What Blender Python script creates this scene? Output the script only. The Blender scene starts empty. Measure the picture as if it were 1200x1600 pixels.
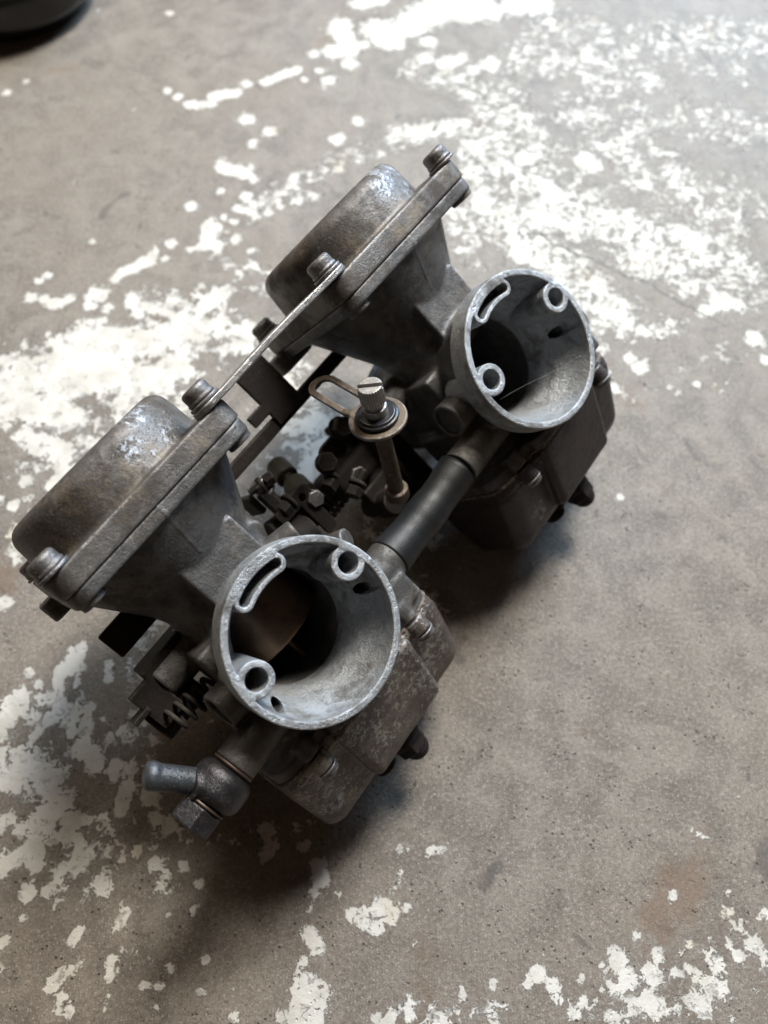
import bpy, math, random
import numpy as np
from mathutils import Matrix, Vector

random.seed(4)
MM = 0.001
# ------------------------------------------------------------------ camera
SC = bpy.context.scene
TILT = math.radians(25.0)
CAM_H = 0.320
cam_d = bpy.data.cameras.new("camera")
cam = bpy.data.objects.new("camera", cam_d)
SC.collection.objects.link(cam)
cam.location = (0, 0, CAM_H)
cam.rotation_euler = (TILT, 0, 0)
cam_d.sensor_fit = 'VERTICAL'
cam_d.sensor_height = 36
cam_d.sensor_width = 27
cam_d.lens = 27.0
cam_d.clip_start = 0.01
cam_d.clip_end = 50
cam_d.dof.use_dof = True
cam_d.dof.focus_distance = 0.248
cam_d.dof.aperture_fstop = 8.0
SC.camera = cam
SC.render.resolution_x = 768
SC.render.resolution_y = 1024
# ------------------------------------------------------------------ light
w = bpy.data.worlds.new("World")
SC.world = w
w.use_nodes = True
w.node_tree.nodes["Background"].inputs[0].default_value = (1.0, 0.72, 0.52, 1)
w.node_tree.nodes["Background"].inputs[1].default_value = 0.046


def area_lamp(name, loc, target, sx, sy, power, col):
    d = bpy.data.lights.new(name, 'AREA')
    d.shape = 'RECTANGLE'
    d.size = sx
    d.size_y = sy
    d.energy = power
    d.color = col
    o = bpy.data.objects.new(name, d)
    SC.collection.objects.link(o)
    o.location = loc
    o.rotation_euler = (Vector(target) - Vector(loc)).to_track_quat('-Z', 'Y').to_euler()
    return o


# daylight through a high opening beyond the far right: the main light, throws the shadows to the near left
area_lamp("high_window_daylight", (0.40, 1.15, 1.60), (0.0, 0.15, 0.05), 0.5, 0.5, 54, (1.0, 0.955, 0.87))
# the open doorway lower down on the same side, broad and cool, grazing the floor
area_lamp("doorway_daylight", (1.0, 2.1, 1.2), (0.15, 0.4, 0.0), 1.2, 0.9, 74, (0.55, 0.76, 1.0))
# a smaller, warmer opening beyond the far left
area_lamp("side_daylight", (-0.75, 1.35, 1.35), (0.0, 0.15, 0.05), 0.6, 0.6, 7, (1.0, 0.88, 0.70))
SC.view_settings.view_transform = 'Standard'
SC.view_settings.look = 'None'
SC.view_settings.exposure = 0.06

# ------------------------------------------------------------------ pose of the carburettor pair
RC = np.array([[0.5784, -0.45094, -0.67978], [-0.7371, 0.06811, -0.67235], [0.34949, 0.88995, -0.29299]])
TC = np.array([-20.519, 35.747, 230.074])
PITCH = 127.857
s_, c_ = math.sin(TILT), math.cos(TILT)
MW = np.array([[1, 0, 0], [0, -c_, s_], [0, -s_, -c_]])
RW = MW @ RC
TW = MW @ TC * MM + np.array([0, 0, CAM_H])
BANK = Matrix([[*RW[0], TW[0]], [*RW[1], TW[1]], [*RW[2], TW[2]], [0, 0, 0, 1]])


# ------------------------------------------------------------------ node helpers
class NT:
    def __init__(s, name):
        s.m = bpy.data.materials.new(name)
        s.m.use_nodes = True
        s.t = s.m.node_tree
        s.t.nodes.clear()
        s.out = s.n('ShaderNodeOutputMaterial')
        s.b = s.n('ShaderNodeBsdfPrincipled')
        s.l(s.b.outputs[0], s.out.inputs[0])

    def n(s, k, **kw):
        x = s.t.nodes.new(k)
        for a, v in kw.items():
            setattr(x, a, v)
        return x

    def l(s, a, b):
        s.t.links.new(a, b)

    def put(s, inp, v):
        if hasattr(v, 'links'):
            s.l(v, inp)
        else:
            inp.default_value = (*v, 1) if isinstance(v, tuple) and len(v) == 3 and inp.type == 'RGBA' else v

    def math(s, op, a, b=0.0, c=None, clamp=False):
        x = s.n('ShaderNodeMath', operation=op, use_clamp=clamp)
        s.put(x.inputs[0], a)
        s.put(x.inputs[1], b)
        if c is not None:
            s.put(x.inputs[2], c)
        return x.outputs[0]

    def noise(s, vec, scale, detail=4, rough=0.55, dist=0.0, out=0):
        x = s.n('ShaderNodeTexNoise')
        s.l(vec, x.inputs['Vector'])
        x.inputs['Scale'].default_value = scale
        x.inputs['Detail'].default_value = detail
        x.inputs['Roughness'].default_value = rough
        x.inputs['Distortion'].default_value = dist
        return x.outputs[out]

    def step(s, v, lo, hi, a=0.0, b=1.0):
        x = s.n('ShaderNodeMapRange')
        x.interpolation_type = 'SMOOTHSTEP'
        s.put(x.inputs[0], v)
        for i, q in enumerate((lo, hi, a, b)):
            s.put(x.inputs[i + 1], q)
        return x.outputs[0]

    def mix(s, f, a, b):
        x = s.n('ShaderNodeMix', data_type='RGBA')
        s.put(x.inputs[0], f)
        s.put(x.inputs[6], a)
        s.put(x.inputs[7], b)
        return x.outputs[2]

    def mixf(s, f, a, b):
        x = s.n('ShaderNodeMix', data_type='FLOAT')
        s.put(x.inputs[0], f)
        s.put(x.inputs[2], a)
        s.put(x.inputs[3], b)
        return x.outputs[0]

    def bump(s, h, dist, strength=1.0, normal=None):
        x = s.n('ShaderNodeBump')
        x.inputs['Strength'].default_value = strength
        x.inputs['Distance'].default_value = dist
        s.l(h, x.inputs['Height'])
        if normal is not None:
            s.l(normal, x.inputs['Normal'])
        return x.outputs[0]

    def coord(s, rnd=True):
        tc = s.n('ShaderNodeTexCoord')
        if not rnd:
            return tc.outputs['Object']
        oi = s.n('ShaderNodeObjectInfo')
        a = s.n('ShaderNodeVectorMath', operation='ADD')
        s.l(tc.outputs['Object'], a.inputs[0])
        s.l(oi.outputs['Random'], a.inputs[1])
        return a.outputs[0]


def metal(name, base, dark, dust, dirt=0.5, dustamt=0.35, rough=0.5, metallic=0.75, edge=0.5, edgecol=(0.62, 0.62, 0.64),
          pit=0.00012, speck=0.0, speckcol=(0.35, 0.33, 0.3), scuff_glint=None, sps=330, spec=0.5):
    """aged metal: grey base, dark grime in broad blotches, dry dust, brighter worn edges, fine cast grain"""
    k = NT(name)
    co = k.coord()
    geo = k.n('ShaderNodeNewGeometry')
    big = k.noise(co, 45, 5, 0.6)
    mid = k.noise(co, 190, 6, 0.65, 0.4)
    fine = k.noise(co, 900, 5, 0.7)
    vf = k.noise(co, 2600, 3, 0.6)
    pits = k.step(k.noise(co, 1300, 4, 0.7), 0.60, 0.66)
    col = k.mix(k.step(mid, 0.35, 0.68), base, tuple(v * 0.72 for v in base))
    grime = k.step(k.math('ADD', k.math('MULTIPLY', big, 0.6), k.math('MULTIPLY', mid, 0.4)), 0.62 - 0.22 * dirt, 0.70 - 0.1 * dirt)
    col = k.mix(k.math('MULTIPLY', grime, 0.85 * min(1, dirt + 0.3)), col, dark)
    col = k.mix(k.math('MULTIPLY', pits, 0.55), col, dark)
    d = k.step(k.math('ADD', k.math('MULTIPLY', k.noise(co, 70, 5, 0.65), 0.65), k.math('MULTIPLY', fine, 0.35)), 0.50, 0.62)
    d = k.math('MULTIPLY', d, dustamt)
    col = k.mix(d, col, dust)
    if speck > 0:
        sp = k.math('ADD', k.math('MULTIPLY', k.noise(co, sps, 7, 0.72, 0.6), 0.62), k.math('MULTIPLY', k.noise(co, 60, 3, 0.5), 0.38))
        sp = k.step(sp, 0.565 - 0.05 * speck, 0.59 - 0.05 * speck)
        col = k.mix(k.math('MULTIPLY', sp, 0.8), col, speckcol)
    e = k.step(k.math('ADD', geo.outputs['Pointiness'], k.math('MULTIPLY', k.math('SUBTRACT', fine, 0.5), 0.09)), 0.515, 0.56)
    e = k.math('MULTIPLY', k.math('MULTIPLY', e, edge), k.step(k.noise(co, 110, 4, 0.65), 0.40, 0.60, 0.25, 1.0))
    col = k.mix(e, col, edgecol)
    if scuff_glint:  # pale broken patch: scuffs, and on the covers a highlight painted into the colour
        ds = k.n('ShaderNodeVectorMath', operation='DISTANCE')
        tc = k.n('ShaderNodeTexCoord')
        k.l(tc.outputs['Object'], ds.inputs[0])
        ds.inputs[1].default_value = tuple(v * MM for v in scuff_glint[:3])
        fall = k.step(ds.outputs['Value'], scuff_glint[3] * MM, scuff_glint[3] * 0.25 * MM)
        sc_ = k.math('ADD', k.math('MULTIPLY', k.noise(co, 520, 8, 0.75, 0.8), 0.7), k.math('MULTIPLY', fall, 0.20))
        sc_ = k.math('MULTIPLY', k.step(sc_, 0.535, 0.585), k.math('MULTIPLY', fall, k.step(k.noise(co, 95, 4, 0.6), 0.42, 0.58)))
        col = k.mix(k.math('MULTIPLY', sc_, 0.85 if scuff_glint[2] > 0 else 0.4), col, (0.46, 0.48, 0.53))
    # scratches
    mp = k.n('ShaderNodeMapping')
    mp.inputs['Rotation'].default_value = (0.5, 0.8, 0.3)
    mp.inputs['Scale'].default_value = (1, 0.04, 0.35)
    k.l(co, mp.inputs[0])
    scr = k.step(k.noise(mp.outputs[0], 2200, 3, 0.5, 0.3), 0.66, 0.72)
    scr = k.math('MULTIPLY', scr, k.step(k.noise(co, 60, 2), 0.5, 0.62))
    col = k.mix(k.math('MULTIPLY', scr, 0.5 * edge + 0.15), col, edgecol)
    k.l(col, k.b.inputs['Base Color'])
    mt = k.mixf(k.math('MAXIMUM', d, k.math('MULTIPLY', grime, 0.7)), metallic, 0.15)
    k.l(k.mixf(e, mt, 0.85), k.b.inputs['Metallic'])
    k.b.inputs['Specular IOR Level'].default_value = spec
    r = k.math('ADD', rough - 0.12, k.math('MULTIPLY', fine, 0.26))
    r = k.mixf(k.math('MAXIMUM', d, grime), r, min(0.95, rough + 0.18))
    k.l(r, k.b.inputs['Roughness'])
    h = k.math('ADD', k.math('MULTIPLY', fine, 1.0), k.math('MULTIPLY', vf, 0.5))
    h = k.math('ADD', h, k.math('MULTIPLY', mid, 1.2))
    h = k.math('SUBTRACT', h, k.math('MULTIPLY', pits, 0.8))
    k.l(k.bump(h, pit * 2.2, 0.8), k.b.inputs['Normal'])
    return k.m


def plain(name, col, rough=0.5, metallic=0.0, var=0.3, scale=200, bump=0.00008, second=None):
    k = NT(name)
    co = k.coord()
    n1 = k.noise(co, scale, 5, 0.65)
    n2 = k.noise(co, scale * 5, 4, 0.6)
    c2 = second or tuple(v * (1 - var) for v in col)
    k.l(k.mix(k.step(n1, 0.38, 0.64), col, c2), k.b.inputs['Base Color'])
    k.b.inputs['Metallic'].default_value = metallic
    k.l(k.math('ADD', rough - 0.1, k.math('MULTIPLY', n1, 0.2)), k.b.inputs['Roughness'])
    k.l(k.bump(k.math('ADD', n1, n2), bump, 0.8), k.b.inputs['Normal'])
    return k.m


M = {}
M['casting'] = metal('aged_die_cast_zinc', (0.15, 0.146, 0.145), (0.045, 0.037, 0.031), (0.19, 0.163, 0.128), dirt=0.65, dustamt=0.5, rough=0.5, edge=0.35, edgecol=(0.42, 0.42, 0.43))
M['cover'] = metal('grimy_cover_alloy', (0.175, 0.165, 0.158), (0.06, 0.046, 0.036), (0.24, 0.195, 0.14), dirt=0.8, dustamt=0.55, rough=0.48, edge=0.45, scuff_glint=(14, 19, 77, 26))  # shoulder patch mixes scuff marks with a painted-in highlight
M['mouth'] = metal('bare_oxidised_alloy', (0.50, 0.52, 0.545), (0.085, 0.07, 0.057), (0.30, 0.27, 0.22), dirt=0.6, dustamt=0.45, rough=0.42, edge=0.4, edgecol=(0.5, 0.53, 0.57), pit=0.0003)
M['bowl'] = metal('worn_dark_bowl_coating', (0.115, 0.093, 0.084), (0.055, 0.042, 0.037), (0.23, 0.20, 0.16), dirt=0.5, dustamt=0.5, rough=0.42, metallic=0.35, edge=0.75, edgecol=(0.36, 0.35, 0.36), speck=0.85, speckcol=(0.30, 0.28, 0.24), sps=520, scuff_glint=(-33, 27, -52, 13))
M['bowl_dark'] = metal('dark_bowl_coating', (0.038, 0.030, 0.032), (0.024, 0.018, 0.018), (0.065, 0.053, 0.045), dirt=0.5, dustamt=0.2, rough=0.42, metallic=0.35, edge=0.55, edgecol=(0.30, 0.28, 0.26), speck=-0.5, speckcol=(0.24, 0.22, 0.19), scuff_glint=(-26, 30, -52, 15))
M['screw'] = metal('dull_zinc_screw', (0.20, 0.19, 0.19), (0.07, 0.055, 0.048), (0.2, 0.17, 0.13), dirt=0.6, dustamt=0.3, rough=0.42, edge=0.6)
M['strap'] = metal('plated_steel_strap', (0.27, 0.26, 0.25), (0.10, 0.085, 0.07), (0.3, 0.26, 0.2), dirt=0.3, dustamt=0.3, rough=0.36, edge=0.5)
M['bracket'] = metal('sooty_steel', (0.020, 0.016, 0.015), (0.012, 0.010, 0.009), (0.05, 0.04, 0.03), dirt=0.5, dustamt=0.25, rough=0.68, metallic=0.1, spec=0.2, edge=0.3, edgecol=(0.2, 0.18, 0.16))
M['brown'] = metal('rusty_plated_steel', (0.15, 0.115, 0.085), (0.055, 0.038, 0.028), (0.2, 0.155, 0.105), dirt=0.4, dustamt=0.5, rough=0.5, metallic=0.6, edge=0.4)
M['adjuster'] = metal('worn_steel_adjuster', (0.34, 0.32, 0.30), (0.10, 0.08, 0.07), (0.26, 0.22, 0.17), dirt=0.35, dustamt=0.3, rough=0.4, edge=0.7)
M['union'] = metal('stained_brass_union', (0.075, 0.073, 0.082), (0.04, 0.035, 0.034), (0.13, 0.10, 0.075), dirt=0.4, dustamt=0.2, rough=0.36, metallic=0.8, edge=0.35, edgecol=(0.3, 0.26, 0.24))
M['spigot'] = metal('dull_grey_spigot', (0.125, 0.14, 0.16), (0.06, 0.062, 0.066), (0.15, 0.14, 0.12), dirt=0.2, dustamt=0.2, rough=0.45, edge=0.4)
M['copper'] = plain('copper_washer', (0.15, 0.115, 0.095), 0.5, 0.7)
M['slide'] = plain('stained_brass_slide', (0.15, 0.10, 0.06), 0.36, 0.75, 0.5, 70, 0.00004, second=(0.075, 0.055, 0.05))
M['rubber'] = plain('black_rubber', (0.010, 0.011, 0.013), 0.5, 0.0, 0.3, 300, 0.00012)
M['washer_rubber'] = plain('black_washer', (0.03, 0.03, 0.035), 0.3, 0.3)
M['black_plastic'] = plain('glossy_black_plastic', (0.012, 0.012, 0.012), 0.25, 0.0, 0.3, 60, 0.00006)
M['gasket'] = plain('old_paper_gasket', (0.10, 0.075, 0.06), 0.85, 0.0, 0.6, 500, 0.0003, second=(0.22, 0.19, 0.16))
M['nylon'] = plain('yellowed_nylon', (0.028, 0.027, 0.015), 0.6)


# ------------------------------------------------------------------ object helpers
def link(name, me, mat, parent, label=None):
    o = bpy.data.objects.new(name, me)
    SC.collection.objects.link(o)
    if mat is not None and not me.materials:
        me.materials.append(mat)
    o.parent = parent
    if label:
        o['label'] = label
    return o


def copy_part(o, parent, shift=(0, 0, 0), mat=None):
    c = o.copy()
    SC.collection.objects.link(c)
    c.parent = parent
    c.location = [o.location[i] + shift[i] * MM for i in range(3)]
    if mat is not None:
        c.material_slots[0].link = 'OBJECT'
        c.material_slots[0].material = mat
    return c


# ------------------------------------------------------------------ solid modelling with distance fields
def ext(a, b, r):
    a = a + r
    b = b + r
    return np.minimum(np.maximum(a, b), 0) + np.sqrt(np.maximum(a, 0) ** 2 + np.maximum(b, 0) ** 2) - r


def smin(a, b, k):
    h = np.clip(0.5 + 0.5 * (b - a) / k, 0, 1)
    return b + (a - b) * h - k * h * (1 - h)


def smax(a, b, k):
    return -smin(-a, -b, k)


def U(k, *ds):
    d = ds[0]
    for q in ds[1:]:
        d = smin(d, q, k)
    return d


def box(p, lo, hi, r=1.0):
    q = [np.abs(p[i] - (lo[i] + hi[i]) / 2) - (hi[i] - lo[i]) / 2 + r for i in range(3)]
    out = np.sqrt(np.maximum(q[0], 0) ** 2 + np.maximum(q[1], 0) ** 2 + np.maximum(q[2], 0) ** 2)
    return out + np.minimum(np.maximum(q[0], np.maximum(q[1], q[2])), 0) - r


def rect2(x, y, x0, x1, y0, y1, r):
    a = np.abs(x - (x0 + x1) / 2) - (x1 - x0) / 2 + r
    b = np.abs(y - (y0 + y1) / 2) - (y1 - y0) / 2 + r
    return np.minimum(np.maximum(a, b), 0) + np.sqrt(np.maximum(a, 0) ** 2 + np.maximum(b, 0) ** 2) - r


def slab(d2, z, z0, z1, r=0.6):
    return ext(d2, np.abs(z - (z0 + z1) / 2) - (z1 - z0) / 2, r)


def cyl(p, A, B, r, rr=0.5, r2=None):
    A = np.array(A, float)
    B = np.array(B, float)
    L = np.linalg.norm(B - A)
    u = (B - A) / L
    d = [p[i] - A[i] for i in range(3)]
    t = d[0] * u[0] + d[1] * u[1] + d[2] * u[2]
    q = np.sqrt(np.maximum(d[0] ** 2 + d[1] ** 2 + d[2] ** 2 - t * t, 0))
    if r2 is None:
        rad = q - r
    else:
        sl = (r2 - r) / L
        rad = (q - (r + sl * t)) / math.sqrt(1 + sl * sl)
    return ext(rad, np.abs(t - L / 2) - L / 2, rr)


def hexprism(p, A, B, r, rr=0.4, ang=0.0):
    A = np.array(A, float)
    B = np.array(B, float)
    L = np.linalg.norm(B - A)
    u = (B - A) / L
    v = np.cross(u, [0.3, 0.9, 0.2])
    v /= np.linalg.norm(v)
    w_ = np.cross(u, v)
    d = [p[i] - A[i] for i in range(3)]
    t = sum(d[i] * u[i] for i in range(3))
    a = sum(d[i] * v[i] for i in range(3))
    b = sum(d[i] * w_[i] for i in range(3))
    m = None
    for k in range(3):
        an = ang + k * math.pi / 3
        q = np.abs(a * math.cos(an) + b * math.sin(an)) - r
        m = q if m is None else np.maximum(m, q)
    return ext(m, np.abs(t - L / 2) - L / 2, rr)


def ball(p, c, r):
    return np.sqrt((p[0] - c[0]) ** 2 + (p[1] - c[1]) ** 2 + (p[2] - c[2]) ** 2) - r


def solid(name, f, lo, hi, h, smooth=True):
    """surface-nets mesh of f<0 inside the box lo..hi (mm), spacing h"""
    ax = [np.arange(lo[i] - 1.5 * h, hi[i] + 2.5 * h, h, dtype=np.float32) for i in range(3)]
    P = (ax[0][:, None, None], ax[1][None, :, None], ax[2][None, None, :])
    F = np.asarray(f(P), dtype=np.float32)
    F = np.broadcast_to(F, (len(ax[0]), len(ax[1]), len(ax[2]))).copy()
    F[0] = F[-1] = 1
    F[:, 0] = F[:, -1] = 1
    F[:, :, 0] = F[:, :, -1] = 1
    S = F < 0
    n = np.zeros(tuple(s - 1 for s in F.shape), np.int8)
    off = [(i, j, k) for i in (0, 1) for j in (0, 1) for k in (0, 1)]
    nx, ny, nz = n.shape
    for i, j, k in off:
        n += S[i:i + nx, j:j + ny, k:k + nz]
    act = np.argwhere((n > 0) & (n < 8))
    N = len(act)
    idx = np.full(n.shape, -1, np.int32)
    idx[act[:, 0], act[:, 1], act[:, 2]] = np.arange(N)
    cv = {o: F[act[:, 0] + o[0], act[:, 1] + o[1], act[:, 2] + o[2]] for o in off}
    acc = np.zeros((N, 3))
    cnt = np.zeros(N)
    for o in off:
        for a in range(3):
            if o[a] == 0:
                o2 = list(o)
                o2[a] = 1
                o2 = tuple(o2)
                va, vb = cv[o], cv[o2]
                m = (va < 0) != (vb < 0)
                t = np.where(m, va / np.where(m, va - vb, 1), 0)
                q = np.zeros((N, 3))
                q[:] = o
                q[:, a] = t
                acc += q * m[:, None]
                cnt += m
    V = act + acc / cnt[:, None]
    V = V * h + np.array([ax[i][0] for i in range(3)])
    for _ in range(2):
        e = 0.25 * h

        def ev(X):
            r = f((X[:, 0], X[:, 1], X[:, 2]))
            return np.broadcast_to(r, (len(X),))
        v0 = ev(V)
        g = np.stack([(ev(V + np.eye(3)[a] * e) - ev(V - np.eye(3)[a] * e)) / (2 * e) for a in range(3)], 1)
        gl = np.maximum((g * g).sum(1), 0.2)
        stp = -g * (v0 / gl)[:, None]
        ln = np.linalg.norm(stp, axis=1)
        stp *= np.minimum(1, 0.45 * h / np.maximum(ln, 1e-9))[:, None]
        V = V + stp * 0.9
    Q = []
    for a in range(3):
        b, c = (a + 1) % 3, (a + 2) % 3
        sl0 = [slice(1, -1)] * 3
        sl1 = [slice(1, -1)] * 3
        sl0[a] = slice(0, -1)
        sl1[a] = slice(1, None)
        s0 = S[tuple(sl0)]
        s1 = S[tuple(sl1)]
        e = np.argwhere(s0 != s1)
        flip = s0[e[:, 0], e[:, 1], e[:, 2]]
        base = e.copy()
        base[:, b] += 1
        base[:, c] += 1

        def g2(db, dc):
            q = base.copy()
            q[:, b] += db
            q[:, c] += dc
            return idx[q[:, 0], q[:, 1], q[:, 2]]
        q4 = np.stack([g2(-1, -1), g2(0, -1), g2(0, 0), g2(-1, 0)], 1)
        q4[~flip] = q4[~flip][:, ::-1]
        Q.append(q4)
    Q = np.concatenate(Q)
    Q = Q[(Q >= 0).all(1)]
    me = bpy.data.meshes.new(name)
    me.vertices.add(N)
    me.vertices.foreach_set('co', (V * MM).astype(np.float32).ravel())
    me.loops.add(len(Q) * 4)
    me.polygons.add(len(Q))
    me.loops.foreach_set('vertex_index', Q.astype(np.int32).ravel())
    me.polygons.foreach_set('loop_start', (np.arange(len(Q)) * 4).astype(np.int32))
    me.update(calc_edges=True)
    me.validate()
    if smooth:
        me.polygons.foreach_set('use_smooth', np.ones(len(me.polygons), bool))
    return me


def tube(name, pts, rad, mat, parent, seg=14, closed=False, caps=True):
    """swept round tube along pts (mm); rad a number or one per point"""
    n = len(pts)
    pts = [Vector(p) for p in pts]
    rr = rad if hasattr(rad, '__len__') else [rad] * n
    vs, fs = [], []
    prev = None
    for i, p in enumerate(pts):
        t = (pts[min(i + 1, n - 1)] - pts[max(i - 1, 0)]).normalized()
        if prev is None:
            a = t.orthogonal().normalized()
        else:
            a = (prev - t * prev.dot(t)).normalized()
        prev = a
        b = t.cross(a)
        for k in range(seg):
            an = 2 * math.pi * k / seg
            vs.append((p + (a * math.cos(an) + b * math.sin(an)) * rr[i]) * MM)
    for i in range(n - 1):
        for k in range(seg):
            k2 = (k + 1) % seg
            fs.append((i * seg + k, i * seg + k2, (i + 1) * seg + k2, (i + 1) * seg + k))
    if caps:
        fs.append(tuple(range(seg))[::-1])
        fs.append(tuple((n - 1) * seg + k for k in range(seg)))
    me = bpy.data.meshes.new(name)
    me.from_pydata([tuple(v) for v in vs], [], fs)
    for p in me.polygons:
        p.use_smooth = len(p.vertices) == 4
    return link(name, me, mat, parent)


def coil(A, B, r, turns, n=20):
    A, B = Vector(A), Vector(B)
    u = (B - A).normalized()
    a = u.orthogonal().normalized()
    b = u.cross(a)
    out = []
    N = int(turns * n)
    for i in range(N + 1):
        an = 2 * math.pi * i / n
        out.append(A + (B - A) * (i / N) + (a * math.cos(an) + b * math.sin(an)) * r)
    return out


# ------------------------------------------------------------------ the pair of carburettors
pair = bpy.data.objects.new('twin_carburetor', None)
SC.collection.objects.link(pair)
pair.empty_display_size = 0.05
pair.matrix_world = BANK
pair['label'] = 'pair of grimy grey metal motorcycle carburetors joined by a strap, open mouths facing up'
pair['category'] = 'carburetor'

SCREWS = [(-33, 14.5), (33, 14.5), (-33, 81.5), (33, 81.5)]


def f_body(p):
    x, y, z = p
    # diaphragm chamber flange, cone and neck
    fl = slab(rect2(x, y, -37.4, 37.4, 10.7, 85.3, 7), z, 53.8, 58.4, 0.7)
    cone = cyl(p, (0, 48, 28), (0, 48, 55), 21.5, 0.5, 36.3)
    neck = cyl(p, (0, 46, -20), (0, 46, 34), 21.8, 1)
    d = smin(cone, neck, 2.5)
    d = smin(d, fl, 2.0)
    for sx, sy in SCREWS:
        d = smin(d, cyl(p, (sx * 0.97, sy * 0.94 + 2.9, 51.8), (sx * 0.97, sy * 0.94 + 2.9, 56), 4.4, 0.5), 0.8)
    d = smin(d, slab(rect2(x, y, -43, -25, 73, 88, 4), z, 50.5, 58.2, 0.7), 0.8)
    d = smin(d, box(p, (-26.5, 27, -4), (0, 58, 16), 1.5), 2.0)
    # boss block standing between the cone and the mouth
    blk = box(p, (-10.5, 22.5, 19), (14, 44, 39.2), 0.9)
    d = smin(d, blk, 0.6)
    d = smin(d, cyl(p, (18, 33, 27), (18, 47, 30), 3.8, 1.2), 2.0)
    # main barrel
    d = smin(d, cyl(p, (0, 9.5, 0), (0, 34, 0), 25.2, 1.2, 23.4), 2.5)
    d = smin(d, cyl(p, (0, 30, 0), (0, 74, 0), 22.8, 1.5), 3)
    d = smin(d, cyl(p, (0, 70, 0), (0, 92, 0), 22, 1), 1.5)
    d = smin(d, cyl(p, (0, 88, 0), (0, 92, 0), 23.5, 1), 0.6)
    # float chamber roof and flange
    roof = slab(rect2(x, y, -27, 27, 22, 70, 10), z, -29, -8, 2)
    d = smin(d, roof, 4)
    fb = slab(rect2(x, y, -40.2, 40.2, 16, 74, 9), z, -30.6, -26.2, 0.6)
    fb = smin(fb, slab(rect2(x, y, -19, 19, 9, 40, 7), z, -30.6, -26.6, 0.6), 1.5)
    d = smin(d, fb, 2.0)
    # square web under the mouth
    d = smin(d, box(p, (-11, 9.8, -29.5), (8, 30, -18), 0.8), 1.0)
    # bowl screw lugs
    for sx in (-27, 28):
        d = smin(d, cyl(p, (sx, 16.5, -30.4), (sx, 17.5, -24), 3.6, 0.8), 1.2)
    # cross passages at each side (fuel rail bosses)
    d = smin(d, cyl(p, (8, 22, -13), (42.0, 22, -13), 7.6, 0.8), 1.8)
    d = smin(d, box(p, (24, 14, -27), (38, 26, -16), 1.6), 2.0)
    d = smin(d, cyl(p, (27, 26, 7), (33.5, 17, 5), 3.8, 0.5), 1.0)
    d = smin(d, cyl(p, (10, 34, 20), (27, 30, 17), 4.4, 0.8), 1.6)
    # left side: hollow stub and fuel inlet boss
    d = smin(d, cyl(p, (-12, 22, -1), (-34.5, 20, 1.5), 7.0, 0.6), 1.4)
    d = smin(d, cyl(p, (-18, 20, -13), (-43.7, 20, -13), 7.0, 0.5), 1.6)
    d = smin(d, cyl(p, (-21, 52, 15), (-38, 52, 15), 7.5, 0.8), 1.5)
    # inner openings
    d = smax(d, -cyl(p, (-33.2, 20.1, 1.3), (-38, 19.8, 1.9), 5.4, 0.3), 0.4)
    for ax_, az_ in ((23.4, -8.0), (-22.6, -9.1)):
        d = smin(d, cyl(p, (ax_, 11, az_), (ax_, 27, az_), 4.2, 0.8), 0.8)
    yy = np.clip(y, 0, 27)
    rb = 19.2 + 7.35 * (0.5 + 0.5 * np.cos(np.pi * (yy / 27.0) ** 1.15)) + 0.9
    d = smax(d, -smax(np.sqrt(x * x + z * z) - rb, np.abs(y - 14) - 14, 0.2), 0.3)
    for ax_, az_ in ((23.4, -8.0), (-22.6, -9.1)):
        d = smax(d, -cyl(p, (ax_, 2, az_), (ax_, 25, az_), 2.0, 0.2), 0.3)
    d = smax(d, -cyl(p, (0, 20, 0), (0, 97, 0), 19.3, 0.3), 0.6)
    d = smax(d, -cyl(p, (0, 46, -6), (0, 46, 50), 19.2, 0.3), 0.4)
    for ax_, az_ in ((22.6, 5.1), (-21.8, 5.1)):
        d = smax(d, -cyl(p, (ax_, 4, az_), (ax_, 24, az_), 3.4, 0.2), 0.3)
    # seam line down the cone and neck
    d = d - 0.22 * np.exp(-((x + 1.2) / 0.35) ** 2) * (y < 40) * (z > 38)
    return d


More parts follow.
